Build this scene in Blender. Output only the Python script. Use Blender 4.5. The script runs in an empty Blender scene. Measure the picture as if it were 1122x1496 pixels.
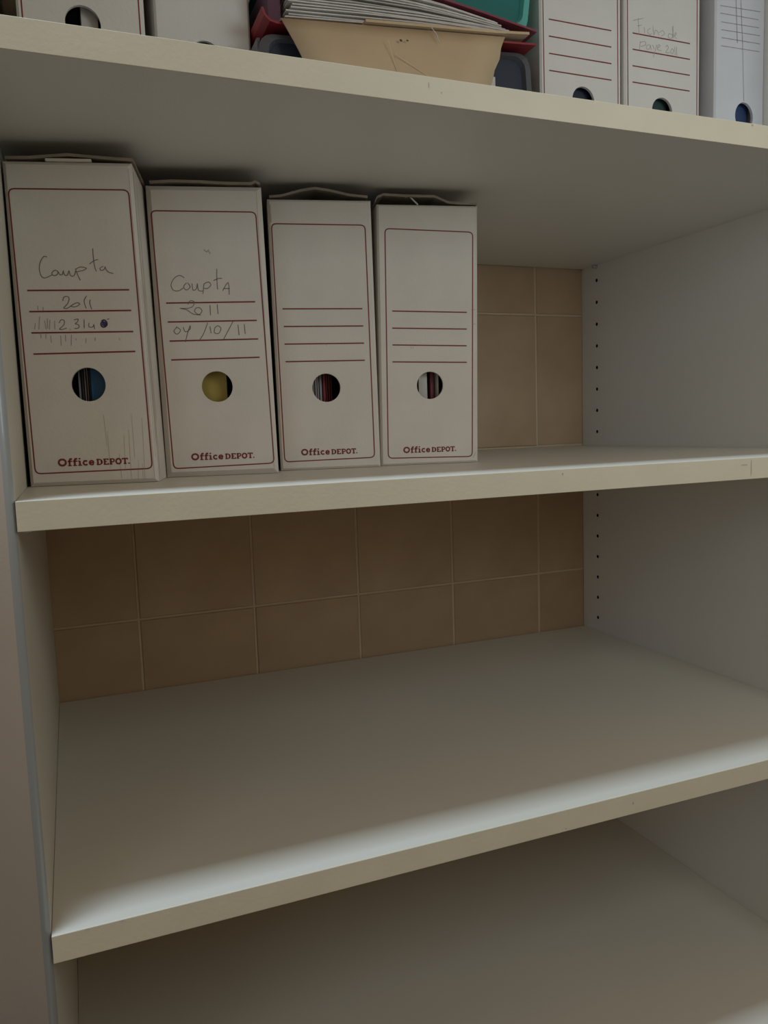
import bpy, bmesh, math, random
from mathutils import Vector, Matrix
random.seed(7)
scn = bpy.context.scene
COL = scn.collection

# ------------------------------------------------------------------ camera
F_PX = 1149.11
YAW, PITCH, ROLL = 0.37627, -0.10695, -0.03354
fw = Vector((math.sin(YAW)*math.cos(PITCH), math.cos(YAW)*math.cos(PITCH), math.sin(PITCH)))
r0 = Vector((math.cos(YAW), -math.sin(YAW), 0)); u0 = r0.cross(fw)
rt = math.cos(ROLL)*r0 + math.sin(ROLL)*u0
up = -math.sin(ROLL)*r0 + math.cos(ROLL)*u0
cam = bpy.data.cameras.new('camera'); camo = bpy.data.objects.new('camera', cam); COL.objects.link(camo)
cam.sensor_fit = 'VERTICAL'; cam.sensor_height = 24; cam.lens = F_PX/1496*24
cam.clip_start = 0.01
m = Matrix((rt, up, -fw)).transposed().to_4x4(); m.translation = Vector((0.0338, -0.5338, 0.3250))
camo.matrix_world = m
scn.camera = camo

# ------------------------------------------------------------------ world, lights, exposure
world = bpy.data.worlds.new('world'); scn.world = world; world.use_nodes = True
bg = world.node_tree.nodes['Background']
bg.inputs[0].default_value = (1.0, 0.72, 0.43, 1); bg.inputs[1].default_value = 0.25
def area(name, loc, target, sx, sy, power, col):
    l = bpy.data.lights.new(name, 'AREA'); l.shape = 'RECTANGLE'; l.size = sx; l.size_y = sy
    l.energy = power; l.color = col
    o = bpy.data.objects.new(name, l); COL.objects.link(o); o.location = loc
    o.rotation_euler = (Vector(target)-Vector(loc)).to_track_quat('-Z', 'Y').to_euler()
    return o
# skylight in the ceiling just in front of the cupboard, plus a close fill light added on the right and a weaker one on the left
area('skylight', (-.3, -.20, 2.2), (-.3, -.16, 0), .5, .25, 30.0, (0.63, 0.82, 1.0))
area('right_fill_light', (.74, -.72, .63), (.72, .2, .55), .4, .4, 2.25, (0.82, 0.95, 1.0))
area('left_fill_light', (-.8, -1.0, .62), (.7, .2, .45), .6, .6, 1.5, (0.62, 0.79, 1.0))
vs = scn.view_settings
scn.display_settings.display_device = 'sRGB'
vs.view_transform = 'Standard'; vs.look = 'None'; vs.gamma = 1; vs.use_curve_mapping = False
vs.exposure = 0.1

# ------------------------------------------------------------------ materials
def mat(name, col, rough=.5, var=.06, scale=12., bump=.0, bscale=200., spec=.5, col2=None, stretch=(1,1,1), metal=0., coat=0.):
    mt = bpy.data.materials.new(name); mt.use_nodes = True
    nt = mt.node_tree; b = nt.nodes['Principled BSDF']
    b.inputs['Roughness'].default_value = rough
    b.inputs['Specular IOR Level'].default_value = spec
    b.inputs['Metallic'].default_value = metal
    b.inputs['Coat Weight'].default_value = coat
    tc = nt.nodes.new('ShaderNodeTexCoord'); mp = nt.nodes.new('ShaderNodeMapping'); mp.inputs['Scale'].default_value = stretch
    nt.links.new(tc.outputs['Object'], mp.inputs[0])
    nz = nt.nodes.new('ShaderNodeTexNoise'); nz.inputs['Scale'].default_value = scale; nz.inputs['Detail'].default_value = 5
    nt.links.new(mp.outputs[0], nz.inputs['Vector'])
    rp = nt.nodes.new('ShaderNodeValToRGB')
    c2 = col2 or tuple(max(0, c*(1-var*2)) for c in col)
    rp.color_ramp.elements[0].position = .3; rp.color_ramp.elements[1].position = .7
    rp.color_ramp.elements[0].color = (*c2, 1); rp.color_ramp.elements[1].color = (*col, 1)
    nt.links.new(nz.outputs[0], rp.inputs[0]); nt.links.new(rp.outputs[0], b.inputs['Base Color'])
    if bump:
        n2 = nt.nodes.new('ShaderNodeTexNoise'); n2.inputs['Scale'].default_value = bscale; n2.inputs['Detail'].default_value = 3
        nt.links.new(mp.outputs[0], n2.inputs['Vector'])
        bp = nt.nodes.new('ShaderNodeBump'); bp.inputs['Strength'].default_value = bump; bp.inputs['Distance'].default_value = .001
        nt.links.new(n2.outputs[0], bp.inputs['Height']); nt.links.new(bp.outputs[0], b.inputs['Normal'])
    return mt
M = dict(
 laminate=mat('laminate', (.69,.65,.56), .42, .015, 6, .12, 500),
 laminate_top_lit=mat('laminate_top_lit', (.77,.765,.73), .42, .015, 6, .12, 500),  # whiter copy of laminate: bluish light on the upper shelf put into its colour
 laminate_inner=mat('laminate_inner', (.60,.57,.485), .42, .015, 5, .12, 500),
 laminate_side_lit=mat('laminate_side_lit', (.77,.775,.755), .42, .015, 5, .12, 500),  # right panel's laminate whitened, the bluish light there put into the colour
 postform=mat('postform', (.52,.465,.405), .30, .015, 5, .1, 500, coat=.3),
 edging=mat('edging', (.67,.61,.46), .45, .03, 25, .1, 300),
 tile=mat('tile', (.47,.335,.215), .35, .13, 9, .15, 60, col2=(.38,.255,.15)),
 grout=mat('grout', (.58,.47,.34), .9, .06, 40),
 plaster=mat('plaster', (.6,.56,.5), .9, .03, 8, .2, 80),
 floor=mat('floor', (.12,.10,.08), .5, .1, 5),
 dark=mat('dark_hole', (.01,.009,.008), .9, 0.),
 carton=mat('carton', (.66,.615,.55), .8, .035, 22, .2, 350),
 carton_white=mat('carton_white', (.68,.665,.63), .8, .03, 18, .2, 350),
 carton_grey=mat('carton_grey', (.64,.655,.69), .75, .04, 14, .35, 60),
 board=mat('board', (.30,.255,.20), .9, .1, 60, .2, 300),
 red=mat('red_print', (.20,.022,.018), .6, .08, 60),
 pencil=mat('pencil', (.17,.155,.14), .7, .12, 300),
 pencil_faint=mat('pencil_faint', (.37,.335,.30), .7, .1, 300),
 pencil_light=mat('pencil_light', (.40,.375,.34), .7, .1, 300),
 blot=mat('blue_ink', (.03,.028,.11), .5, .1, 300),
 greyprint=mat('grey_print', (.36,.355,.36), .6, .15, 200),
 crease=mat('crease', (.44,.40,.345), .8, .1, 100),
 blue=mat('blue_card', (.008,.11,.29), .5, .1, 20),
 yellow=mat('yellow_card', (.42,.325,.065), .55, .08, 10, stretch=(8,1,.3)),
 redcard=mat('red_card', (.26,.022,.032), .5, .1, 20),
 plum=mat('plum_card', (.22,.045,.07), .5, .1, 20),
 purple=mat('purple_card', (.10,.035,.07), .5, .1, 20),
 greycard=mat('grey_card', (.33,.33,.35), .6, .1, 20),
 darkcard=mat('dark_card', (.04,.04,.045), .6, .1, 20),
 paper=mat('paper', (.60,.575,.54), .8, .10, 60),
 paper_grey=mat('paper_grey', (.42,.40,.37), .8, .10, 40),
 kraft=mat('kraft', (.53,.40,.25), .75, .07, 16, .25, 60),
 kraft_dark=mat('kraft_stain', (.08,.06,.04), .8, .1),
 kraft_light=mat('kraft_crease', (.57,.435,.28), .8, .05),
 edge_reflection=mat('edge_reflection', (.36,.385,.40), .35, .02, 10, coat=.3),
 navy=mat('navy_plastic', (.012,.020,.040), .6, .1, 15),
 rim=mat('smoke_plastic', (.085,.09,.10), .3, .08, 15),
 teal=mat('teal_plastic', (.012,.17,.165), .3, .08, 15),
 teal_rim=mat('teal_rim', (.10,.42,.37), .3, .05, 15),
 black=mat('black_plastic', (.014,.014,.016), .3, .1, 15),
 steel=mat('steel', (.6,.6,.6), .3, .05, 50, metal=1.),
)

# ------------------------------------------------------------------ helpers
def mesh_obj(name, verts, faces, material, parent=None, smooth=False):
    me = bpy.data.meshes.new(name); me.from_pydata([tuple(v) for v in verts], [], faces); me.update()
    bm = bmesh.new(); bm.from_mesh(me); bmesh.ops.recalc_face_normals(bm, faces=bm.faces); bm.to_mesh(me); bm.free()
    me.materials.append(material if not isinstance(material, str) else M[material])
    if smooth:
        for p in me.polygons: p.use_smooth = True
    o = bpy.data.objects.new(name, me); COL.objects.link(o)
    if parent: o.parent = parent
    return o
def flat_obj(name, verts, faces, material, parent=None):        # flat print: keep the winding
    me = bpy.data.meshes.new(name); me.from_pydata([tuple(v) for v in verts], [], faces); me.update()
    me.materials.append(M[material])
    o = bpy.data.objects.new(name, me); COL.objects.link(o)
    if parent: o.parent = parent
    return o
def empty(name, loc, label, cat, group=None, rz=0):
    o = bpy.data.objects.new(name, None); COL.objects.link(o); o.location = loc; o.rotation_euler = (0, 0, rz)
    o.empty_display_size = .05
    o['label'] = label; o['category'] = cat
    if group: o['group'] = group
    return o
def tag(o, label, cat, group=None):
    o['label'] = label; o['category'] = cat
    if group: o['group'] = group
    return o
def slab(name, x0, x1, y0, y1, z0, z1, material, parent=None, bev=.0):
    bm = bmesh.new(); bmesh.ops.create_cube(bm, size=1)
    for v in bm.verts:
        v.co = Vector(((x0+x1)/2+v.co.x*(x1-x0), (y0+y1)/2+v.co.y*(y1-y0), (z0+z1)/2+v.co.z*(z1-z0)))
    if bev: bmesh.ops.bevel(bm, geom=bm.edges[:], offset=bev, segments=2, affect='EDGES', profile=.5)
    me = bpy.data.meshes.new(name); bm.to_mesh(me); bm.free(); me.materials.append(M[material])
    o = bpy.data.objects.new(name, me); COL.objects.link(o)
    if parent: o.parent = parent
    return o
def strokes(lines, w, y=-.00015):
    """ribbons of width w on the front plane of a box (u to the right, v up), as (verts, faces)"""
    V, Fc = [], []
    for l in lines:
        P = [Vector(p) for p in l]; n = len(P); base = len(V)
        for i, p in enumerate(P):
            a = P[max(i-1, 0)]; b = P[min(i+1, n-1)]
            d1 = (p-a).normalized() if i > 0 else (b-p).normalized()
            d2 = (b-p).normalized() if i < n-1 else d1
            t = (d1+d2)
            t = t.normalized() if t.length > .2 else d2
            nn = Vector((-t.y, t.x)); k = 1/max(.6, abs(nn.dot(Vector((-d2.y, d2.x)))))
            for s in (1, -1):
                q = p+nn*s*w/2*k; V.append((q.x, y, q.y))
        for i in range(n-1):
            a = base+2*i; Fc.append((a, a+1, a+3, a+2))
    return V, Fc
def smooth_line(l, n=3):
    P = [Vector(p) for p in l]
    if len(P) < 3: return l
    out = []
    for i in range(len(P)-1):
        a, b, c, d = P[max(i-1,0)], P[i], P[i+1], P[min(i+2,len(P)-1)]
        for k in range(n):
            t = k/n
            out.append(.5*((2*b)+(c-a)*t+(2*a-5*b+4*c-d)*t*t+(3*b-a-3*c+d)*t**3))
    out.append(P[-1]); return [tuple(p) for p in out]
def tenths(l): return [(a*1e-4, b*1e-4) for a, b in l]
def sheet(name, prof, y0, y1, th, material, parent=None, ny=1):
    """a bent sheet: profile [(x,z)] carried from y0 to y1, thickness th (downwards)"""
    V, Fc = [], []; n = len(prof)
    P = [Vector(p) for p in prof]
    for j in range(2):
        y = (y0, y1)[j]
        for s in (0, 1):
            for i, p in enumerate(P):
                a = P[max(i-1,0)]; b = P[min(i+1,n-1)]; t = (b-a).normalized(); nn = Vector((-t.y, t.x))
                q = p-nn*th*s; V.append((q.x, y, q.y))
    ix = lambda j, s, i: (j*2+s)*n+i
    for i in range(n-1):
        Fc.append((ix(0,0,i), ix(0,0,i+1), ix(1,0,i+1), ix(1,0,i)))
        Fc.append((ix(0,1,i), ix(0,1,i+1), ix(1,1,i+1), ix(1,1,i)))
        for j in (0, 1): Fc.append((ix(j,0,i), ix(j,0,i+1), ix(j,1,i+1), ix(j,1,i)))
    for i in (0, n-1): Fc.append((ix(0,0,i), ix(1,0,i), ix(1,1,i), ix(0,1,i)))
    return mesh_obj(name, V, Fc, material, parent)

# ------------------------------------------------------------------ dimensions (metres)
W, D = .7779, .4957
Z_MID, Z_TOP, Z_BOT = .28707, .57274, -.28628
TH = .0190
TOPZ, BASEZ = .985, -.40

# ------------------------------------------------------------------ setting
fl = slab('floor', -1.6, 2.4, -3.2, D+.03, BASEZ-.03, BASEZ, 'floor'); fl['kind'] = 'structure'
wall = slab('wall_back', -1.6, 2.4, D+.0018, D+.06, BASEZ, 2.6, 'grout'); wall['kind'] = 'structure'
TW, THH, C0, H1 = .1488, .19652, .10044, .09203
JOINT = .0024
def tile_mesh():
    bm = bmesh.new(); bmesh.ops.create_cube(bm, size=1)
    for v in bm.verts: v.co = Vector((v.co.x*(TW-JOINT), v.co.y*.006, v.co.z*(THH-JOINT)))
    e = [e for e in bm.edges if all(v.co.y < 0 for v in e.verts)]
    bmesh.ops.bevel(bm, geom=e, offset=.0012, segments=1, affect='EDGES')
    me = bpy.data.meshes.new('tile'); bm.to_mesh(me); bm.free(); me.materials.append(M['tile']); return me
tm = tile_mesh()
M['tile'].node_tree.nodes['Texture Coordinate'].object = None
for k in range(-1, 5):
    for j in range(-1, 3):
        o = bpy.data.objects.new('tile', tm); COL.objects.link(o); o.parent = wall
        o.location = (C0+(k+.5)*TW, D+.0037+random.uniform(-.0004, .0004), H1+(j+.5)*THH)
        o.rotation_euler = (random.uniform(-.002,.002), 0, random.uniform(-.002,.002))

# ------------------------------------------------------------------ the cupboard
cup = empty('cupboard', (0, 0, BASEZ), 'open white laminate cupboard with fixed shelves in front of a beige tiled wall', 'cupboard')
def cpart(o): o.location.z -= BASEZ; return o
# left side panel: thick, with a rounded inner front edge
R = .0056; PT = .060
prof = [(0, D), (0, R)] + [(-R+R*math.cos(a), R-R*math.sin(a)) for a in [math.pi/2*i/6 for i in range(1, 7)]] + [(-PT+.003, 0), (-PT, .003), (-PT, D)]
n = len(prof)
V = [(x, y, z) for z in (BASEZ, TOPZ) for x, y in prof]
Fc = [(i, (i+1) % n, n+(i+1) % n, n+i) for i in range(n)] + [tuple(range(n)), tuple(range(n, 2*n))]
lp = mesh_obj('side_panel', V, Fc, 'postform', cup); lp['label'] = 'left side panel with a rounded front edge'; cpart(lp)
for i, p in enumerate(lp.data.polygons):
    if 1 <= min(p.vertices[:]) % n <= 7 and len(p.vertices) == 4: p.use_smooth = True
lp.data.materials.append(M['laminate_inner']); lp.data.materials.append(M['edge_reflection'])
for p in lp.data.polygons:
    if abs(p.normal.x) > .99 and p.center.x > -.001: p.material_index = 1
    elif p.center.x > -R and p.center.y < R and abs(p.normal.z) < .5: p.material_index = 2          # bluish window reflection painted on the rounded front edge
# right side panel with a column of drilled pin holes
PITCH_H, HOLE0, YH, RH = .03195, .0205, .4594, .0026
bm = bmesh.new()
def quad(bm, pts): return bm.faces.new([bm.verts.new(p) for p in pts])
def panel_with_holes(bm):
    ks = list(range(-9, 29)); zb = HOLE0+(ks[0]-.5)*PITCH_H; ze = HOLE0+(ks[-1]+.5)*PITCH_H
    ya, yb = YH-.012, YH+.012
    quad(bm, [(W,0,BASEZ),(W,ya,BASEZ),(W,ya,TOPZ),(W,0,TOPZ)]); quad(bm, [(W,yb,BASEZ),(W,D,BASEZ),(W,D,TOPZ),(W,yb,TOPZ)])
    quad(bm, [(W,ya,BASEZ),(W,yb,BASEZ),(W,yb,zb),(W,ya,zb)]); quad(bm, [(W,ya,ze),(W,yb,ze),(W,yb,TOPZ),(W,ya,TOPZ)])
    for k in ks:
        zc = HOLE0+k*PITCH_H; N = 12; ring, tube, out = [], [], []
        for i in range(N):
            a = 2*math.pi*(i+.5)/N; c, s = math.cos(a), math.sin(a)
            sc = min(.012/max(1e-6, abs(c)), PITCH_H/2/max(1e-6, abs(s)))
            out.append(bm.verts.new((W, YH+c*sc, zc+s*sc))); ring.append(bm.verts.new((W, YH+c*RH, zc+s*RH))); tube.append(bm.verts.new((W+.010, YH+c*RH, zc+s*RH)))
        for i in range(N):
            j = (i+1) % N
            bm.faces.new((out[i], out[j], ring[j], ring[i])); bm.faces.new((ring[i], ring[j], tube[j], tube[i])).material_index = 1
        bm.faces.new(tube).material_index = 1
        # the four corners of the cell
        for sy in (-1, 1):
            for sz in (-1, 1):
                cand = sorted(out, key=lambda v: (v.co.y-YH-sy*.012)**2+(v.co.z-zc-sz*PITCH_H/2)**2)[:2]
                bm.faces.new((bm.verts.new((W, YH+sy*.012, zc+sz*PITCH_H/2)), cand[0], cand[1]))
    x1 = W+.019
    quad(bm, [(x1,0,BASEZ),(x1,D,BASEZ),(x1,D,TOPZ),(x1,0,TOPZ)]); quad(bm, [(W,0,BASEZ),(x1,0,BASEZ),(x1,0,TOPZ),(W,0,TOPZ)])
    quad(bm, [(W,D,BASEZ),(x1,D,BASEZ),(x1,D,TOPZ),(W,D,TOPZ)]); quad(bm, [(W,0,TOPZ),(x1,0,TOPZ),(x1,D,TOPZ),(W,D,TOPZ)]); quad(bm, [(W,0,BASEZ),(x1,0,BASEZ),(x1,D,BASEZ),(W,D,BASEZ)])
panel_with_holes(bm)
bmesh.ops.remove_doubles(bm, verts=bm.verts[:], dist=1e-6)
bmesh.ops.recalc_face_normals(bm, faces=bm.faces[:])
me = bpy.data.meshes.new('side_panel'); bm.to_mesh(me); bm.free(); me.materials.append(M['laminate_side_lit']); me.materials.append(M['dark'])
rp_ = bpy.data.objects.new('side_panel', me); COL.objects.link(rp_); rp_.parent = cup; cpart(rp_)
rp_['label'] = 'right side panel with a column of small pin holes'
for zt, lab in ((0, 'bare lower shelf'), (Z_MID, 'middle shelf holding four archive boxes'), (Z_TOP, 'upper shelf holding boxes and papers')):
    s = slab('shelf', .0002, W-.0002, .0009, D-.0025, zt-TH, zt, 'laminate_top_lit' if zt == Z_TOP else 'laminate', cup, .0004); s['label'] = lab; cpart(s)
    e = slab('edge_band', .0002, W-.0002, .0, .0010, zt-TH, zt, 'edging', s, .0003); e['label'] = 'yellowed front edge strip'
    for yy in (.037, YH):
        for sx in (0, 1):
            x0 = -.006 if sx == 0 else W-.007
            p = slab('shelf_pin', x0, x0+.013, yy-.0025, yy+.0025, zt-TH-.005, zt-TH-.0002, 'steel', cup, .001); cpart(p)
def marks(parent, lst, material, name='chip'):
    V, Fc = [], []
    for x, z, w, h in lst:
        b = len(V); V += [(x-w, -.00012, z-h), (x+w, -.00012, z-h*.7), (x+w*.8, -.00012, z+h), (x-w*.9, -.00012, z+h*.8)]; Fc.append((b, b+1, b+2, b+3))
    o = flat_obj(name, V, Fc, material, parent); o['kind'] = 'stuff'; return o
b0 = slab('bottom_board', .0002, W-.0002, .0005, D-.0025, Z_BOT-TH, Z_BOT, 'laminate', cup, .0004); cpart(b0)
b1 = slab('top_board', .0002, W-.0002, .0005, D-.0025, TOPZ-TH, TOPZ, 'laminate', cup, .0004); cpart(b1)  # unseen top, added to shade the things on the upper shelf
shelves = [c for c in cup.children if c.name.startswith('shelf') and not c.name.startswith('shelf_pin')]
marks(shelves[0], [(.022, -.0006, .0012, .0005), (.044, -.0006, .0016, .0004)], 'paper', 'bright_chips')
marks(shelves[0], [(.47, -.009, .0006, .0011), (.40, -.0165, .0007, .0004)], 'crease', 'chip_marks')
marks(shelves[1], [(.60, Z_MID-.009, .0005, .0075), (.592, Z_MID-.006, .004, .0004), (.40, Z_MID-.004, .0006, .0009)], 'crease', 'chip_marks')
marks(shelves[2], [(.29, Z_TOP-.006, .0003, .002), (.30, Z_TOP-.010, .0004, .0005), (.595, Z_TOP-.0015, .001, .0008)], 'crease', 'chip_marks')

# ------------------------------------------------------------------ archive boxes
def rect_ring(cu, cv, x0, x1, z0, z1, N=56):
    angs = [2*math.pi*i/N for i in range(N)]
    for X, Z in ((x0,z0),(x1,z0),(x1,z1),(x0,z1)):
        a = math.atan2(Z-cv, X-cu) % (2*math.pi)
        i = min(range(N), key=lambda q: min(abs(angs[q]-a), 2*math.pi-abs(angs[q]-a))); angs[i] = a
    return angs
def on_rect(a, cu, cv, x0, x1, z0, z1):
    c, s = math.cos(a), math.sin(a)
    t = min(((x1-cu)/c if c > 1e-9 else (x0-cu)/c if c < -1e-9 else 1e9), ((z1-cv)/s if s > 1e-9 else (z0-cv)/s if s < -1e-9 else 1e9))
    return (cu+c*t, cv+s*t)
def carton(name, w, wt, dx, h, depth, hole, material, parent, r=.0018, th=.003, hr=(1., 1.)):
    """hollow cardboard box, open finger hole through the front; front width w at the foot, wt at the top shifted by dx"""
    cu, cv, rad = hole
    N = 56; angs = rect_ring(cu, cv, 0, w, 0, h, N)
    sh = lambda x, z: (dx+(wt/w)*x)*(z/h)+x*(1-z/h)
    V, loops = [], []
    def loop(y, f):
        loops.append(len(V))
        for a in angs:
            x, z = f(a); V.append((sh(x, z), y, z))
    circ = lambda a: (cu+rad*hr[0]*math.cos(a), cv+rad*hr[1]*math.sin(a))
    rc = lambda ins, tw=0.: (lambda a: on_rect(a, cu, cv, 0, w, 0, h) if ins == 0 else tuple(
        min(max(q, ins), lim-ins) for q, lim in zip(on_rect(a, cu, cv, 0, w, 0, h), (w, h))))
    loop(th, circ); loop(0, circ); loop(0, rc(r)); loop(r, rc(0)); loop(depth-.001, rc(.0006)); loop(depth, rc(.002))
    outer_end = loops[-1]
    Fc = []
    def bridge(a, b):
        for i in range(N):
            j = (i+1) % N; Fc.append((a+i, a+j, b+j, b+i))
    for q in range(len(loops)-1): bridge(loops[q], loops[q+1])
    Fc.append(tuple(range(outer_end, outer_end+N)))
    k0 = loops[0]; loops.clear()
    loop(th, rc(th)); loop(depth-th, rc(th))
    bridge(k0, loops[0]); bridge(loops[0], loops[1]); Fc.append(tuple(range(loops[1], loops[1]+N)))
    o = mesh_obj(name, V, Fc, material, parent); return o

GLYPHS = {   # heavy slab-serif letters as centre lines on a unit cap height: (advance, [(width, points)]); 'Q' holds the small-capital O
 'O': (1.02, [(.20, [(.48+.37*math.sin(2*math.pi*i/20), .49+.39*math.cos(2*math.pi*i/20)) for i in range(21)])]),
 'f': (.54, [(.19, [(.22,.05),(.22,.68),(.30,.88),(.50,.90)]), (.13, [(.04,.60),(.50,.60)]), (.11, [(.04,.055),(.44,.055)])]),
 'i': (.44, [(.19, [(.22,.05),(.22,.62)]), (.12, [(.04,.60),(.24,.60)]), (.11, [(.02,.055),(.44,.055)]), (.20, [(.21,.80),(.21,.98)])]),
 'c': (.66, [(.17, [(.56,.52),(.42,.60),(.24,.56),(.14,.34),(.22,.14),(.40,.07),(.58,.15)])]),
 'e': (.72, [(.16, [(.13,.33),(.56,.34),(.54,.50),(.38,.60),(.20,.53),(.13,.33),(.20,.14),(.38,.07),(.60,.15)])]),
 ' ': (.14, []),
 'D': (.90, [(.18, [(.20,.06),(.20,.72)]), (.12, [(.04,.06),(.42,.06),(.66,.16),(.72,.39),(.66,.62),(.42,.72),(.04,.72)]), (.18, [(.66,.16),(.72,.39),(.66,.62)])]),
 'E': (.80, [(.18, [(.20,.06),(.20,.72)]), (.12, [(.04,.06),(.66,.06),(.66,.22)]), (.12, [(.04,.72),(.64,.72),(.64,.58)]), (.11, [(.2,.40),(.50,.40)])]),
 'P': (.78, [(.18, [(.20,.06),(.20,.72)]), (.12, [(.04,.06),(.40,.06)]), (.13, [(.04,.72),(.48,.72),(.64,.64),(.64,.44),(.48,.34),(.22,.34)])]),
 'Q': (.90, [(.17, [(.43+.32*math.sin(2*math.pi*i/20), .39+.32*math.cos(2*math.pi*i/20)) for i in range(21)])]),
 'T': (.80, [(.18, [(.39,.06),(.39,.72)]), (.12, [(.07,.56),(.07,.72),(.71,.72),(.71,.56)]), (.11, [(.20,.06),(.58,.06)])]),
 '.': (.20, [(.16, [(.10,.02),(.10,.18)])]),
}
def lettering(u0, u1, v, hgt, parent):
    txt = 'Office DEPQT.'; sx = lambda c: .86 if c in 'DEPQT.' else 1.06
    tot = sum(GLYPHS[c][0]*sx(c) for c in txt); k = (u1-u0)/tot
    V, Fc = [], []; x = 0
    for q, c in enumerate(txt):
        adv, st = GLYPHS[c]
        for w, pts in st:
            a, f = strokes([[(u0+(x+p[0]*sx(c))*k, v+p[1]*hgt) for p in pts]], w*(k+hgt)/2*1.18, -.00016)
            b = len(V); V += a; Fc += [tuple(i+b for i in ff) for ff in f]
        x += adv*sx(c)
    return flat_obj('lettering', V, Fc, 'red', parent)
def frame_line(corners, w, parent, rad=.0045):
    P = [Vector(c) for c in corners]; out = []
    for i in range(4):
        p, a, b = P[i], P[i-1], P[(i+1) % 4]
        d1 = (a-p).normalized(); d2 = (b-p).normalized()
        s, e = p+d1*rad, p+d2*rad
        for k in range(5):
            t = k/4; out.append((s*(1-t)**2+p*2*t*(1-t)+e*t*t))
    out.append(out[0]); out.append(out[1])
    V, Fc = strokes([[tuple(q) for q in out]], w); return flat_obj('printed_frame', V, Fc, 'red', parent)
def print_face(parent, frame, rules, logo, lw=.00105):
    frame_line(frame, lw, parent)
    for k in range(0, len(rules), 2):
        V, Fc = strokes([[rules[k], rules[k+1]]], lw*1.15); flat_obj('ruled_line', V, Fc, 'red', parent)
    if logo: lettering(logo[0][0], logo[1][0], (logo[0][1]+logo[1][1])/2-.0002, .0063, parent)
def writing(parent, lines, w, material, name='handwriting', y=-.00018):
    V, Fc = strokes([smooth_line(tenths(l)) for l in lines], w, y); o = flat_obj(name, V, Fc, material, parent); o['kind'] = 'stuff'; return o
def lid(parent, prof, depth, th=.0022, name='lid_flap'):
    """raised cardboard lid: the arched front edge, flattening out towards the back"""
    P = [Vector(p) for p in prof]; n = len(P); V, Fc = [], []
    rows = [(.0015, 1.), (.03, 1.05), (depth*.5, .8), (depth*.95, .5)]
    for y, k in rows:
        for s in (0, 1):
            for p in P: V.append((p.x, y, .2535+max(0., p.y-.2535+.0)*k-th*s+(.0 if s == 0 else .0)))
    ix = lambda r, s, i: (r*2+s)*n+i
    for i in range(n-1):
        for r in range(len(rows)-1):
            for s in (0, 1): Fc.append((ix(r,s,i), ix(r,s,i+1), ix(r+1,s,i+1), ix(r+1,s,i)))
        for r in (0, len(rows)-1): Fc.append((ix(r,0,i), ix(r,0,i+1), ix(r,1,i+1), ix(r,1,i)))
    for r in range(len(rows)-1):
        for i in (0, n-1): Fc.append((ix(r,0,i), ix(r+1,0,i), ix(r+1,1,i), ix(r,1,i)))
    o = mesh_obj(name, V, Fc, 'board', parent); o['label'] = 'raised brown cardboard lid flap'; return o
def inside(box, name, x0, x1, y0, y1, z0, z1, material, label, cat, group=None):
    """a thing standing inside a box (box-local extents), kept as an object of its own"""
    o = slab(name, x0, x1, y0, y1, z0, z1, material, None, min(.0003, (x1-x0)*.3))
    o.matrix_world = Matrix.Translation(box.location) @ Matrix.Rotation(box.rotation_euler.z, 4, 'Z')
    return tag(o, label, cat, group)

# pen strokes and folded lid outlines on the box fronts, tenths of a millimetre from the lower left corner
WRITING_A=[[(264,1778),(240,1785),(213,1748),(200,1701),(203,1655),(219,1626),(246,1624),(289,1645)],[(308,1680),(290,1659),(298,1640),(326,1645),(335,1668),(319,1680),(306,1675)],[(335,1671),(350,1646),(366,1648),(376,1677),(381,1646),(404,1643),(418,1676),(426,1641),(452,1637),(468,1674)],[(467,1691),(480,1646),(498,1602)],[(469,1687),(505,1705),(548,1696),(529,1680),(479,1669)],[(608,1846),(607,1785),(612,1710),(623,1670)],[(574,1727),(610,1752),(642,1762)],[(677,1710),(653,1696),(656,1679),(680,1683),(691,1705),(696,1686),(716,1664),(750,1654)],[(355,1445),(364,1473),(389,1480),(404,1463),(388,1423),(358,1392),(385,1389),(411,1406),(437,1422),(462,1431),(481,1422),(456,1403),(428,1400),(411,1406)],[(536,1483),(514,1443),(527,1386)],[(563,1454),(556,1430),(567,1380)],[(315,1276),(332,1301),(355,1293),(348,1261),(315,1230),(339,1228),(369,1237)],[(392,1226),(396,1222)],[(428,1299),(460,1305),(451,1282),(435,1270),(462,1259),(457,1236),(427,1233)],[(504,1302),(501,1234)],[(540,1275),(537,1246),(563,1242),(578,1263)],[(574,1263),(579,1227)],[(677,1300),(696,1305)]]
TICKS_A=[[(173,1327),(161,1229)],[(138,1278),(129,1229)],[(208,1296),(216,1228)],[(229,1313),(227,1237)],[(249,1301),(239,1228)],[(283,1296),(280,1227)],[(172,1193),(172,1162)],[(209,1192),(208,1158)],[(245,1182),(245,1125)],[(319,1181),(318,1100)],[(356,1185),(354,1134)],[(401,1187),(393,1101)],[(578,1162),(576,1134)],[(166,1410),(166,1377)],[(205,1401),(204,1372)],[(433,1155),(433,1141)],[(508,1154),(506,1120)],[(761,1155),(765,1137)]]
BLOT_A=[[(634,1286),(655,1296),(673,1281),(674,1257),(654,1241),(633,1248),(631,1272),(648,1281),(666,1272),(662,1254),(643,1257),(647,1270),(660,1262)]]
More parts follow.
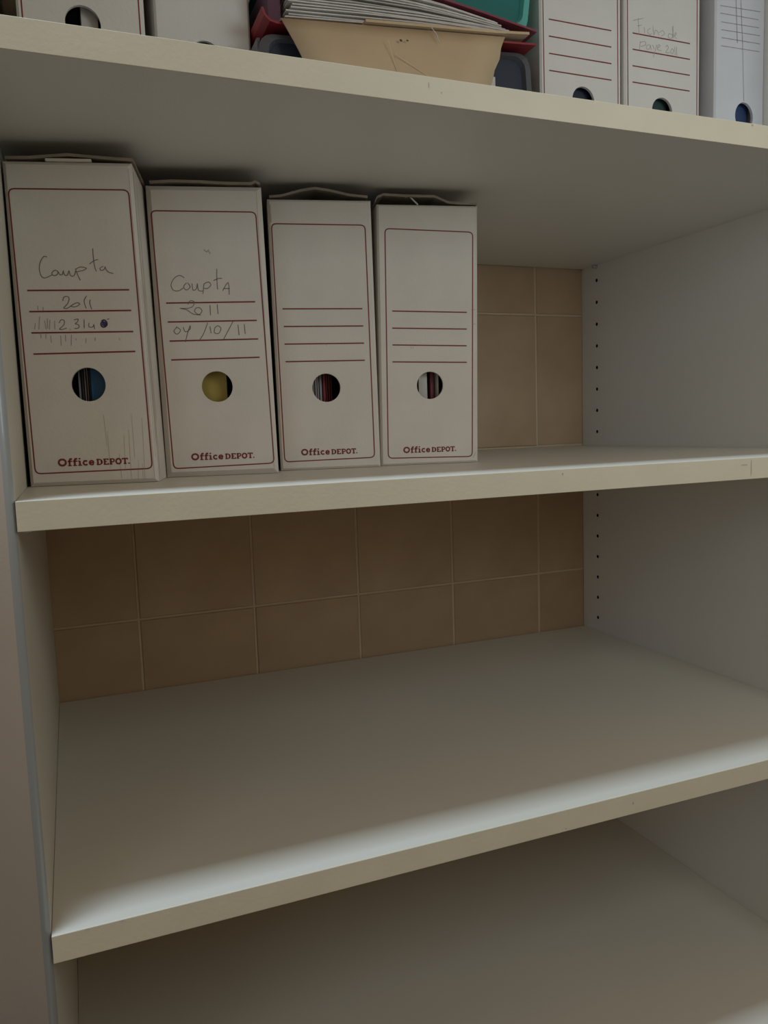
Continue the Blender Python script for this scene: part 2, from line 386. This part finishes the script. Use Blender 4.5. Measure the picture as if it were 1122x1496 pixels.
WRITING_B=[[(253,1721),(217,1743),(169,1721),(138,1666),(154,1619),(200,1613),(238,1637)],[(269,1680),(243,1647),(265,1619),(298,1646),(278,1682)],[(315,1674),(321,1618),(350,1631),(361,1674),(366,1618),(401,1609)],[(417,1674),(403,1586)],[(417,1670),(456,1687),(475,1661),(443,1631),(415,1635)],[(533,1798),(529,1701),(531,1623)],[(499,1698),(542,1716),(574,1716)],[(573,1611),(624,1682),(628,1577)],[(582,1630),(635,1630)],[(271,1497),(291,1527),(324,1519),(313,1482),(269,1464),(200,1464),(255,1453),(309,1415),(374,1406)],[(340,1469),(323,1437),(359,1410),(387,1440),(368,1468),(340,1467)],[(458,1490),(458,1402)],[(520,1495),(523,1412)],[(163,1302),(138,1270),(165,1244),(195,1279),(159,1308)],[(219,1305),(235,1263),(277,1287),(279,1317)],[(279,1317),(257,1263),(230,1175)],[(430,1340),(393,1252),(346,1181)],[(447,1308),(455,1247)],[(490,1298),(482,1254),(520,1246),(541,1288),(516,1312),(490,1296)],[(648,1347),(602,1268),(560,1196)],[(690,1318),(695,1229)],[(744,1323),(749,1239)]]
WRITING_D=[[(170,1664),(184,1503)],[(105,1633),(241,1675)],[(162,1587),(218,1604)],[(247,1588),(259,1525)],[(333,1590),(293,1562),(313,1526),(351,1538)],[(362,1620),(374,1530),(397,1577),(426,1570),(438,1535)],[(449,1563),(487,1590),(517,1561),(473,1533)],[(620,1565),(575,1570),(567,1531),(620,1538),(625,1655),(632,1533)],[(649,1558),(673,1577),(664,1594),(643,1557),(679,1534)],[(199,1440),(188,1355)],[(199,1429),(256,1448),(270,1417),(207,1391)],[(319,1424),(279,1407),(285,1375),(322,1387),(328,1425),(343,1376)],[(357,1429),(380,1390)],[(415,1437),(369,1305)],[(430,1406),(459,1432),(438,1440),(421,1393),(479,1386)],[(532,1431),(555,1450),(567,1425),(532,1375),(591,1383)],[(615,1427),(597,1395),(621,1374),(638,1412),(615,1427)],[(650,1447),(660,1366)],[(674,1455),(684,1351)]]
LIDS=[[(-16,2491),(26,2517),(186,2540),(462,2565),(638,2553),(816,2541),(953,2523)],[(-66,2520),(-4,2527),(195,2547),(424,2545),(654,2531),(864,2523),(900,2552),(939,2501)],[(-25,2506),(114,2545),(305,2597),(433,2618),(560,2603),(751,2563),(926,2548)],[(27,2510),(49,2580),(110,2606),(311,2598),(616,2598),(752,2543),(868,2507),(1042,2491)]]
FRAMES=[[(18,2290),(907,2291),(951,109),(49,102)],[(6,2283),(892,2279),(947,91),(65,76)],[(17,2279),(890,2274),(905,92),(38,82)],[(112,2274),(987,2249),(934,57),(72,73)]]
RULES=[[(97,1527),(862,1528),(100,1366),(867,1368),(103,1203),(872,1203),(105,1040),(878,1047)],[(87,1510),(849,1515),(91,1349),(855,1354),(96,1186),(860,1193),(101,1024),(864,1033)],[(83,1509),(836,1505),(87,1347),(840,1344),(87,1185),(841,1183),(88,1022),(843,1022)],[(158,1498),(909,1480),(153,1335),(905,1318),(150,1174),(901,1155),(144,1011),(898,993)]]
LOGOS=[[(224,155),(777,155)],[(221,144),(774,146)],[(197,137),(738,140)],[(226,119),(766,119)]]

DEP = .285
SPEC = [ # x, y, yaw, foot width, top width, shift, hole, label
 (.0024, .1516, .2200, .0992, .0955, -.0016, (.0512,.0795,.0133), 'widest-written white archive box, leftmost on the middle shelf, pencilled Compta 2011 with a blue ink blot'),
 (.1118, .1837, .2190, .0985, .0978, -.0030, (.0492,.0785,.0134), 'middle-shelf archive box pencilled Compta 2011 and 09/10/11, yellow card in its hole'),
 (.2195, .1990, .2080, .0963, .0965, -.0013, (.0468,.0771,.0134), 'unwritten middle-shelf archive box, third from left, dark red folders in its hole'),
 (.3186, .1899, .1970, .0993, .1000, .0040, (.0503,.0776,.0134), 'unwritten rightmost archive box on the middle shelf, pale folded paper in its hole'),
]
SPEC[0] = SPEC[0][:7] + ('leftmost white archive box on the middle shelf, pencilled Compta 2011 with a blue ink blot',)
boxes = []
for i, (x, y, yaw, w, wt, dx, hole, lab) in enumerate(SPEC):
    b = empty('archive_box', (x, y, Z_MID+.0003), lab, 'archive box', 'archive boxes on the middle shelf', -yaw); boxes.append(b)
    carton('carton', w, wt, dx, .250, DEP, hole, 'carton', b, r=(.0030, .0045, .0020, .0018)[i])
    print_face(b, tenths(FRAMES[i]), tenths(RULES[i]), tenths(LOGOS[i]))
    lid(b, [(min(max(u, .0008), w-.0006 if i < 3 else .104), v) for u, v in tenths(LIDS[i])], DEP)
def crease(b, lines, w, material='crease', name='crease'):
    V, Fc = strokes(lines, w); return (lambda o: (o.__setitem__('kind', 'stuff'), o)[1])(flat_obj(name, V, Fc, material, b))
# leftmost box
A_, B_, C_, D_ = boxes
writing(A_, WRITING_A, .00062, 'pencil')
writing(A_, TICKS_A, .00055, 'pencil_faint', 'tick_marks')
writing(A_, BLOT_A, .0011, 'blot', 'ink_blot')
crease(A_, [[(u+random.uniform(-.001,.001), v0), (u, v0+h)] for u, v0, h in ((.062,.012,.030),(.060,.030,.025),(.070,.004,.020),(.0745,.010,.028),(.0785,.003,.040),(.0815,.020,.035),(.0845,.002,.016),(.0875,.003,.012),(.0895,.002,.05))], .00028)
crease(A_, [[(.0965,.003),(.0945,.10),(.0915,.245)], [(.0984,.02),(.0955,.16)]], .00030)
def side_crease(b, w, wt, dx, lines, wd=.0005):
    V, Fc = [], []
    for l in lines:
        for (y, z) in l:
            f = z/.25; x = w*(1-f)+(dx+wt)*f+.00015
            for q in (-1, 1): V.append((x, y+q*wd/2, z))
        n0 = len(V)-2*len(l)
        for i in range(len(l)-1): Fc.append((n0+2*i, n0+2*i+1, n0+2*i+3, n0+2*i+2))
    o = flat_obj('edge_creases', V, Fc, 'crease', b); o['kind'] = 'stuff'
wav = lambda y, z0, z1, a: [(y+a*math.sin(z*60+y*900), z) for z in [z0+(z1-z0)*i/14 for i in range(15)]]
side_crease(A_, SPEC[0][3], SPEC[0][4], SPEC[0][5], [wav(.006,.03,.245,.0006), wav(.013,.004,.16,.0009), wav(.020,.05,.24,.0008)], .0012)
side_crease(B_, SPEC[1][3], SPEC[1][4], SPEC[1][5], [wav(.006,.01,.245,.0006), wav(.012,.02,.20,.0008)], .0010)
t = slab('tab', .030, .064, .0003, .0030, .2500, .2522, 'carton', A_, .0004)
writing(B_, WRITING_B, .00062, 'pencil')
crease(B_, [[(.043,.1962),(.0455,.194),(.047,.1955),(.0485,.1925)]], .0009, 'pencil_light', 'scuff')
crease(B_, [[(.0945,.004),(.0905,.245)]], .0003)
crease(C_, [[(.048,.118),(.0482,.1165)], [(.062,.207),(.0622,.2065)]], .0005, 'pencil_light', 'scuff')
crease(C_, [[(.0010,.245),(.0014,.229)]], .0012, 'crease', 'stain')
crease(D_, [[(.0335,.1155),(.0336,.1132)], [(.0355,.1155),(.0355,.1135)]], .0004, 'pencil_light', 'scuff')
crease(D_, [[(.0955,.150),(.0995,.1508)], [(.0995,.1365),(.0955,.1372)], [(.094,.004),(.097,.010)]], .0005)
# what shows in the finger holes
ORD = ('first', 'second', 'third', 'fourth', 'fifth')
Z0, Z1 = Z_MID+.004-Z_MID, .215
inside(A_, 'document_folder', .0500, .0690, .0105, .255, .0045, .2100, 'blue', 'blue card folder filling the hole of the leftmost middle-shelf box', 'folder')
for k, (xa, wd, mt) in enumerate(((.0395,.0013,'greycard'), (.0418,.0016,'darkcard'), (.0442,.0009,'greycard'), (.0460,.0008,'paper_grey'), (.0476,.0014,'darkcard'))):
    inside(A_, 'document_sheaf', xa, xa+wd, .015+.001*(k % 2), .25, .0045, .205, mt, ORD[k]+' thin sheet from the left in the hole of the leftmost middle-shelf box', 'paper', 'sheets in the leftmost box')
inside(B_, 'document_folder', .0300, .0562, .0125, .255, .0045, .2100, 'yellow', 'yellow card folder filling the hole of the box pencilled 09/10/11', 'folder')
for k, (xa, wd, mt) in enumerate(((.0325,.0016,'greycard'), (.0349,.0012,'paper_grey'), (.0368,.0018,'greycard'), (.0394,.0010,'paper'), (.0412,.0022,'greycard'))):
    inside(C_, 'document_sheaf', xa, xa+wd, .014+.0012*(k % 2), .25, .0045, .205, mt, ORD[k]+' thin grey sheet from the left in the hole of the third middle-shelf box', 'paper', 'grey sheets in the third box')
for k, (xa, wd, mt) in enumerate(((.0446,.0024,'redcard'), (.0478,.0016,'plum'), (.0502,.0020,'redcard'), (.0530,.0016,'plum'))):
    inside(C_, 'document_folder', xa, xa+wd, .015+.004*k, .25, .0045, .205, mt, ORD[k]+' dark red folder from the left in the hole of the third middle-shelf box', 'folder', 'red folders in the third box')
inside(D_, 'document_folder', .0355, .0412, .014, .25, .0045, .205, 'redcard', 'red card folder at the left of the hole of the rightmost middle-shelf box', 'folder')
inside(D_, 'folded_paper', .0425, .0512, .0105, .25, .0045, .205, 'paper', 'pale folded paper in the middle of the hole of the rightmost middle-shelf box', 'paper')
inside(D_, 'plum_folder', .0555, .0592, .014, .25, .0045, .205, 'plum', 'plum folder right of the pale paper in the rightmost middle-shelf box', 'folder')
inside(D_, 'document_sheaf', .0605, .0625, .008, .25, .0045, .205, 'paper_grey', 'pale sheet edge at the right of the hole of the rightmost middle-shelf box', 'paper')
# clear plastic strip poking out under the raised lid of the rightmost box
V, Fc = strokes([[(.0330,.2580),(.0372,.2588),(.0455,.2510)]], .0014, .004)
pl = flat_obj('plastic_strip', V, Fc, 'paper', None); md = pl.modifiers.new('thick', 'SOLIDIFY'); md.thickness = .0006
pl.matrix_world = Matrix.Translation(D_.location) @ Matrix.Rotation(D_.rotation_euler.z, 4, 'Z')
tag(pl, 'pale plastic strip poking out under the lid of the rightmost middle-shelf box', 'strip')

# ------------------------------------------------------------------ upper shelf
ZS = Z_TOP+.0003
RU = [(u, v) for v in (.151, .135, .1187, .1025) for u in (.0085, .0845)]
FRM = [(.0020,.228), (.0905,.228), (.0920,.0090), (.0035,.0085)]
TOPS = [ # x, y, width, material, hole, print, label
 (.0195, .1650, .0955, 'carton_white', (.0480,.0785,.0134), True, 'white archive box with red print at the left end of the upper shelf'),
 (.1260, .1900, .0820, 'carton_white', (.0420,.0770,.0134), False, 'plain white unprinted box on the upper shelf left of the paper stack'),
 (.4970, .1730, .0985, 'carton_white', (.0510,.0785,.0134), True, 'white archive box with red print on the upper shelf just right of the plastic trays'),
 (.5975, .1700, .1003, 'carton_white', (.0490,.0780,.0134), True, 'white archive box on the upper shelf with faint pencil writing above its red lines'),
 (.7070, .1580, .0705, 'carton_grey', (.0417,.0790,.0128), False, 'bluish white archive box with grey lines at the right end of the upper shelf'),
]
tops = []
for i, (x, y, w, mt, hole, pr, lab) in enumerate(TOPS):
    b = empty('archive_box', (x, y, ZS), lab, 'archive box', 'archive boxes on the upper shelf', 0); tops.append(b)
    carton('carton', w, w, 0, .250, .295, hole, mt, b, hr=(1., 1.15) if i == 4 else (1., 1.))
    if pr:
        o = .0015 if i in (2, 3) else .0025
        print_face(b, [(u*w/.0965+.001, v) for u, v in FRM], [(u+o, v) for u, v in RU], [(.0215, .0135), (.0765, .0135)])
    l = lid(b, [(.0, .2535), (w*.3, .256), (w*.7, .2565), (w, .2535)], .28)
writing(tops[3], WRITING_D, .0005, 'pencil_light')
g = tops[4]
V, Fc = strokes([[(.0062,.1885),(.0630,.1908)], [(.0063,.1809),(.0606,.1822)], [(.0077,.1723),(.0614,.1740)], [(.0078,.1644),(.0629,.1660)], [(.0085,.1564),(.0631,.1575)], [(.0080,.1481),(.0626,.1493)]], .0008)
flat_obj('ruled_lines', V, Fc, 'greyprint', g)
V, Fc = strokes([[(.0279,.1978),(.0306,.1539)], [(.0347,.1989),(.0380,.155)]], .0010); flat_obj('fold_line', V, Fc, 'greyprint', g)
V, Fc = strokes([[(.0380,.155),(.0411,.0948)]], .0007); flat_obj('fold_line', V, Fc, 'greyprint', g)
inside(tops[0], 'document_folder', .036, .046, .030, .26, .0045, .2, 'darkcard', 'dark folder inside the left end box of the upper shelf, seen in its hole', 'folder')
inside(tops[0], 'folded_paper', .047, .060, .010, .26, .0045, .2, 'paper', 'white paper bundle filling the right of the hole of the left end upper box', 'paper')
inside(tops[1], 'document_folder', .030, .054, .012, .27, .0045, .2, 'darkcard', 'dark folder inside the plain white upper box', 'folder')
inside(tops[2], 'document_folder', .036, .064, .009, .27, .0045, .2, 'navy', 'navy folder inside the upper box right of the plastic trays', 'folder')
dg = mat('dark_green_card', (.02, .055, .05), .5, .1, 20); M['green'] = dg
inside(tops[3], 'document_folder', .034, .062, .009, .27, .0045, .2, 'green', 'dark green folder inside the upper box with faint pencil writing', 'folder')
M['bluedark'] = mat('dark_blue_card', (.035, .065, .17), .5, .1, 20)
inside(tops[4], 'document_folder', .027, .055, .009, .27, .0045, .2, 'bluedark', 'dark blue folder inside the bluish right end box of the upper shelf', 'folder')

# ---- trays, folder, papers and envelope between the boxes
def front_profile(x0, x1, z0, z1, c):      # rectangle with cut and rounded corners
    pts = []
    for cx, cz, a0 in ((x1-c, z1-c, 0), (x0+c, z1-c, 90), (x0+c, z0+c, 180), (x1-c, z0+c, 270)):
        for k in range(5):
            a = math.radians(a0+90*k/4); pts.append((cx+c*math.cos(a), cz+c*math.sin(a)))
    return pts
def tray(name, x0, x1, y0, y1, z0, z1, mt, rim, label, c):
    t = empty(name, ((x0+x1)/2, (y0+y1)/2, z0), label, 'tray')
    ox, oy, oz = t.location
    L = lambda p: (p[0]-ox, p[1]-oy, p[2]-oz)
    slab('base', *[v for a in ((x0+.004-ox, x1-.004-ox), (y0+.002-oy, y1-oy), (0, .003)) for v in a], mt, t, .0006)
    for xa, xb in ((x0, x0+.003), (x1-.003, x1)): slab('side_wall', xa-ox, xb-ox, y0+.006-oy, y1-oy, .002, z1-z0-.002, rim, t, .0006)
    slab('back_wall', x0+.003-ox, x1-.003-ox, y1-.003-oy, y1-oy, .002, z1-z0-.002, mt, t, .0006)
    out = front_profile(x0, x1, z0, z1, c); inn = front_profile(x0+.0075, x1-.0075, z0+.004, z1-.0045, c*.85); inn2 = front_profile(x0+.009, x1-.009, z0+.0055, z1-.006, c*.85)
    n = len(out); V = [L((p[0], y0+.003, p[1])) for p in out]+[L((p[0], y0, p[1])) for p in inn]+[L((p[0], y0+.0045, p[1])) for p in inn2]+[L((p[0], y0+.008, p[1])) for p in out]+[L((p[0], y0+.008, p[1])) for p in inn2]
    Fc = []
    for a, b in ((0, 1), (1, 2), (0, 3), (2, 4), (3, 4)):
        for i in range(n): Fc.append((a*n+i, a*n+(i+1) % n, b*n+(i+1) % n, b*n+i))
    r = mesh_obj('front_rim', V, Fc, rim, t)
    V = [L((p[0], y, p[1])) for y in (y0+.0048, y0+.0075) for p in inn2]
    Fc = [tuple(range(n)), tuple(range(n, 2*n))]+[(i, (i+1) % n, n+(i+1) % n, n+i) for i in range(n)]
    mesh_obj('front_panel', V, Fc, mt, t)
    return t
nt_ = tray('letter_tray', .2112, .4790, .152, .470, ZS, .6595, 'navy', 'rim', 'navy plastic tray with a smoke grey rim standing on the upper shelf under the papers', .013)
nt_.rotation_euler.y = math.radians(-4.1); nt_.location.z += .0098        # tipped up on its right side
tt = tray('letter_tray', .2200, .4790, .165, .470, .7205, .790, 'teal', 'teal_rim', 'teal plastic tray with a light rim tilted on top of the paper bundle', .012)
tt.rotation_euler.y = math.radians(7.5)
# crimson folder, bent open around the papers
low = lambda x: .6685+(x-.222)*.0721
UP = [(.2180,.7095),(.235,.7145),(.30,.7165),(.365,.7145),(.42,.7075),(.4785,.6990)]
def high(x):
    for (a, za), (b, zb) in zip(UP, UP[1:]):
        if a <= x <= b: return za+(zb-za)*(x-a)/(b-a)
    return UP[-1][1]
fo = empty('crimson_folder', (.34, .30, .68), 'dark crimson card folder opened around the papers on the navy tray', 'folder')
FO = lambda pts: [(x-.34, z-.68) for x, z in pts]
sheet('lower_cover', FO([(.2105,.6790),(.2125,.6735),(.2165,.6700),(.222,.6690),(.235, low(.235)),(.30, low(.30)),(.40, low(.40)),(.4770, low(.477))]), -.150, .16, .0018, 'redcard', fo)
sheet('upper_cover', FO([(.2300,.7140)]+UP[2:]), -.150, .16, .0018, 'plum', fo)
sheet('spine', FO([(.24, .6915), (.30,.6930), (.40,.6935), (.45, .6920)]), .150, .160, .030, 'plum', fo)
# the papers inside it, sagging to the right
pb = empty('paper_bundle', (.33, .17, .676), 'bundle of white and grey papers lying in the crimson folder on the upper shelf', 'papers')
NL = 15
for k in range(NL):
    f = k/(NL-1); j = random.uniform
    xl = .232+.006*f+j(-.002, .003); xr = .452-.012*f+j(-.006, .004)
    pts = []
    for q in range(8):
        t = q/7; xx = xl+(xr-xl)*t
        lo = low(xx)+.0086; hi = high(xx)-.0040
        pts.append((xx-.33, lo+(hi-lo)*f-.676+.0003*math.sin(7*t+k*1.7)))
    sh_ = sheet('sheet', pts, j(-.0190, -.0130), .22, min(.0017, max(.0006, .0012)), random.choice(('paper', 'paper', 'paper_grey')), pb)
st = sheet('torn_strip', [(.032,.0045),(.037,-.001),(.0395,-.0075)], -.0295, -.0287, .0005, 'paper', pb)
# kraft envelope hanging over the front
ke = empty('kraft_envelope', (.33, .15, .67), 'worn tan kraft envelope hanging over the upper shelf under the papers', 'envelope')
top = [(x, low(x)+.0023) for x in (.2245,.26,.30,.35,.40,.4415)]
bot = [(.2480,.612),(.28,.6105),(.315,.609),(.35,.609),(.385,.610),(.4080,.6135)]
V, Fc = [], []; RW = 7
for s in (0, 1):
    for r in range(RW):
        t = r/(RW-1)
        for q in range(6):
            tx = top[q][0]*(1-t)+bot[q][0]*t; tz = top[q][1]*(1-t)+bot[q][1]*t
            yy = .1475-.012*math.sin(t*math.pi*.6)-.002*math.sin(q*1.2+t*3)*t
            if q == 5: tx += (0, -.001, .0006, -.0012, .0004, -.001, 0)[r]
            V.append((tx-.33, yy-.15+.0009*s, tz-.67))
for r in range(RW-1):
    for q in range(5):
        for s in (0, 1):
            a = s*RW*6+r*6+q; Fc.append((a, a+1, a+7, a+6))
def edge(a, b): Fc.append((a, b, b+RW*6, a+RW*6))
for q in range(5): edge(q, q+1); edge((RW-1)*6+q, (RW-1)*6+q+1)
for r in range(RW-1): edge(r*6, r*6+6); edge(r*6+5, r*6+11)
mesh_obj('front_sheet', V, Fc, 'kraft', ke, True)
sheet('folded_over_sheet', [(x-.33, low(x)+.0023-.67) for x in (.2245,.26,.30,.35,.40,.4415)], -.0022, .12, .0010, 'kraft', ke)
fl_ = sheet('flap', [(x-.33, low(x)+.0057+max(0., x-.43)*.03-.67) for x in (.300,.34,.39,.43,.452,.466)], -.006, .11, .0022, 'kraft', ke)
fl_['label'] = 'paler flap edge lying under the papers'
def ell(cx, cz, a, b, y, k=10): return [(cx+a*math.cos(2*math.pi*i/k), y, cz+b*math.sin(2*math.pi*i/k)) for i in range(k)]
V = ell(.331-.33, .6645-.67, .0014, .0011, -.0102)+ell(.3375-.33, .6655-.67, .0013, .0008, -.0098)
for cr in ([(-.012,-.008,.0001),(-.004,-.035,0)], [(-.006,-.0185,0),(.028,-.035,0)]):
    Vc, Fcc = strokes([[(p[0], p[1]) for p in cr]], .0006, -.0128); c_ = flat_obj('crease', Vc, Fcc, 'kraft_light', ke)
sp = flat_obj('stain_spots', V, [tuple(range(9, -1, -1)), tuple(range(19, 9, -1))], 'kraft_dark', ke); sp['kind'] = 'stuff'
ps = slab('paper_slip', .4120, .4285, .1445, .1452, .600, .6480, 'paper', None, .0002); tag(ps, 'white paper slip showing behind the lower right corner of the kraft envelope', 'paper')
# dark folders leaning behind the papers at the left
pf = slab('purple_folder', .2170, .2290, .162, .43, .6745, .7085, 'purple', None, .0008); tag(pf, 'dark purple folder edge at the left end of the papers on the upper shelf', 'folder')
